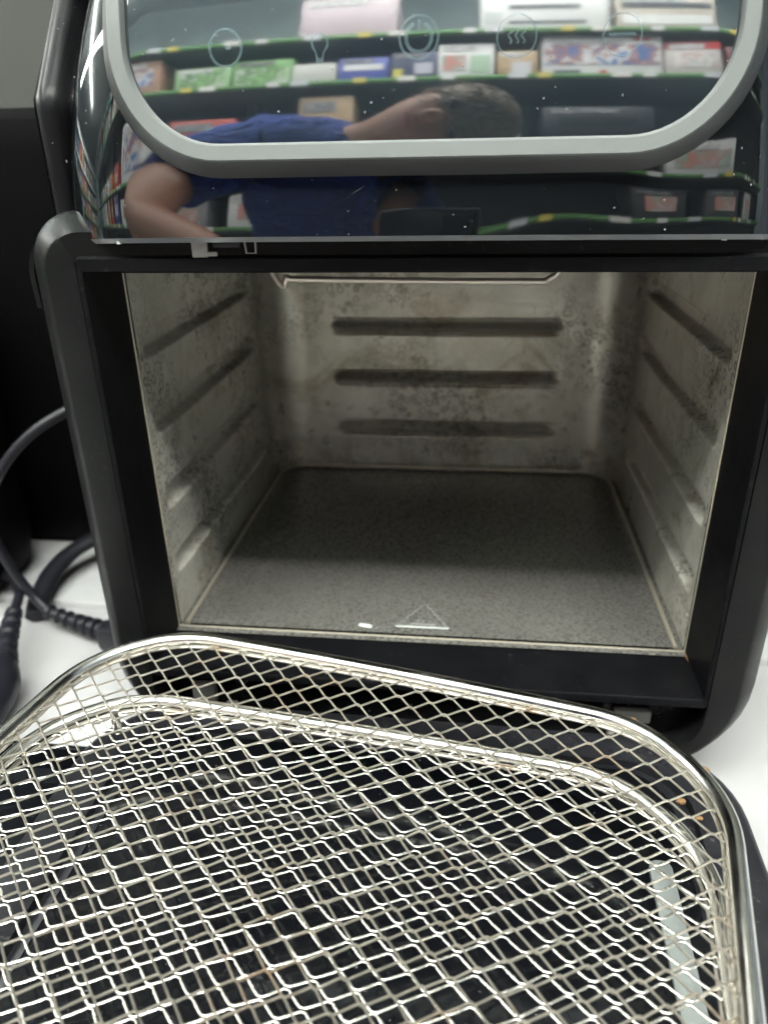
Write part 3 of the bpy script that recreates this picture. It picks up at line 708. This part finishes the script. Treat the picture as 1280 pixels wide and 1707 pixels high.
# fingers round the phone
def fingers(base, wrist, side):
    for k in range(4):
        i = len(BV); zz = base[2] + .022 - k * .016
        l = (.034, .038, .036, .028)[k]
        BV.append(((base[0] + side * .012, base[1] + .010, zz), (.0085, .0085))); BV.append(((base[0] + side * (.012 + l * .5), base[1] + .024, zz), (.008, .008))); BV.append(((base[0] + side * (.012 + l * .95), base[1] + .022, zz - .003), (.0068, .0068)))
        BE.extend([(wrist, i), (i, i + 1), (i + 1, i + 2)])
    i = len(BV); BV.append(((base[0] + side * .006, base[1] - .008, base[2] + .028), (.010, .010))); BV.append(((base[0] + side * .026, base[1] - .004, base[2] + .045), (.008, .008))); BE.extend([(wrist, i), (i, i + 1)])
fingers((-.075, -.355, .205), 13, 1); fingers((.060, -.355, .18), 19, -1)
skin('body', BV, BE, 2, M_skin, per)
TV = [((-.34, -1.28, -.04), (.165, .135)), ((-.30, -1.16, .18), (.168, .135)), ((-.27, -1.04, .36), (.182, .135)), ((-.25, -.94, .505), (.150, .110)), ((-.145, -.885, .548), (.078, .074)),
      ((-.38, -.94, .560), (.09, .09)), ((-.51, -.83, .46), (.070, .070)), ((-.52, -.79, .43), (.064, .064)), ((-.13, -.98, .41), (.085, .085)), ((.02, -.86, .24), (.066, .066)), ((.085, -.73, .145), (.056, .056))]
skin('blue_top', TV, [(0, 1), (1, 2), (2, 3), (3, 4), (3, 5), (5, 6), (6, 7), (3, 8), (8, 9), (9, 10)], 2, M_blue, per)
tx = bpy.data.textures.new('folds', 'CLOUDS'); tx.noise_scale = .11; tx.noise_depth = 2
dm = COL.objects['blue_top'].modifiers.new('f', 'DISPLACE'); dm.texture = tx; dm.strength = .05; dm.mid_level = .45; dm.texture_coords = 'LOCAL'
skin('trousers', [((-.34, -1.28, -.06), (.158, .13)), ((-.44, -1.30, -.14), (.115, .115)), ((-.46, -1.20, -.50), (.085, .085)), ((-.47, -1.28, -.88), (.06, .06)), ((-.24, -1.30, -.14), (.115, .115)), ((-.22, -1.36, -.50), (.085, .085)), ((-.21, -1.50, -.88), (.06, .06))], [(0, 1), (1, 2), (2, 3), (0, 4), (4, 5), (5, 6)], 0, M_jean, per)
# hair cap over the crown (crown points to +x), ears, nose, eyes, mouth
def blob(name, c, d, m, parent, rot=(0, 0, 0), seg=20):
    bm = bmesh.new(); bmesh.ops.create_uvsphere(bm, u_segments=seg, v_segments=seg // 2, radius=1)
    R = Euler(rot).to_matrix()
    for v in bm.verts: v.co = R @ Vector((v.co.x * d[0], v.co.y * d[1], v.co.z * d[2])) + Vector(c)
    V = [tuple(v.co) for v in bm.verts]; F = [[v.index for v in f.verts] for f in bm.faces]; bm.free(); return mesh(name, V, F, m, parent)
blob('hair', (.022, -.868, .578), (.098, .092, .088), M_hair, per)
rh = random.Random(5); mbh = MB()
for k in range(520):
    a, t = rh.uniform(0, 2 * math.pi), rh.uniform(-1.0, 1.35)
    c0 = Vector((.022, -.868, .578)); d = Vector((math.sin(t), math.cos(t) * math.cos(a), math.cos(t) * math.sin(a)))
    p0 = c0 + Vector((d.x * .097, d.y * .091, d.z * .087)); fl = Vector((-.9 + rh.uniform(-.4, .2), rh.uniform(-.5, .5), rh.uniform(-.5, .5)))
    mbh.tube([p0, p0 + (d * .006 + fl * .010), p0 + (d * .007 + fl * .024)], [.0016, .0012, .0004], 4)
mbh.build('hair', M_hair, per)
blob('ear', (-.035, -.86, .648), (.026, .014, .010), M_skin, per)
blob('nose', (-.035, -.752, .555), (.022, .018, .014), M_skin, per)
for dz in (-.033, .033): blob('eye', (-.005, -.775, .557 + dz), (.008, .008, .013), paint('eye_dark', (.03, .02, .02), .2), per)
blob('mouth', (-.078, -.772, .553), (.006, .008, .024), paint('lips', (.35, .12, .10), .4), per)

phone = empty('phone', (-.010, -.326, .22)); phone.rotation_euler = (math.radians(-6), 0, 0)
tag(phone, 'black phone held upright by the person, mirrored low in the panel', 'phone')
MB().box((0, 0, 0), (.076, .0085, .158), .0035).build('phone_body', gloss('phone_black', (.012, .013, .03), 1.5, .15, 0), phone)
MB().box((.022, .0052, .063), (.020, .0015, .024), .0006).build('camera_bump', mat('lens_black', (.004, .004, .005), .1), phone)
#@@REFL_END

o = empty('ceiling_lamp', (FAR_LAMP[0][0], FAR_LAMP[0][1], FAR_LAMP[0][2] + .02), math.radians(35)); tag(o, 'far ceiling lamp whose mirrored streak curves down the left edge of the panel', 'ceiling lamp', 'strip lamps over the aisle')
MB().box((0, 0, .016), (.34, 6.64, .03), .004).build('lamp_housing', mat('lamp_white', (.8, .8, .8), .5), o)
for q1 in (-2.6, 2.6): MB().tube([(0, q1, .03), (0, q1, .33)], .004, 6).build('suspension_wire', mat('wire_grey', (.4, .4, .4), .4, 1.), o)
# ---- lamp housings above the strip lights
for (p, a, b_, e), lab in zip(STRIPS, ('long ceiling lamp nearest the oven, its streak lying along the rack rims', 'long ceiling lamp over the shelving across the aisle', 'ceiling lamp running lengthwise at the left of the aisle')):
    o = empty('ceiling_lamp', (p[0], p[1], p[2] + .02)); tag(o, lab, 'ceiling lamp', 'strip lamps over the aisle')
    MB().box((0, 0, .016), (a + .04, b_ + .04, .03), .004).build('lamp_housing', mat('lamp_white', (.8, .8, .8), .5), o)
    for s in (-1, 1):
        q1 = (s * a * .4, 0, .03) if a > b_ else (0, s * b_ * .4, .03)
        MB().tube([q1, (q1[0], q1[1], 2.70 - p[2] - .02)], .004, 6).build('suspension_wire', mat('wire_grey', (.4, .4, .4), .4, 1.), o)
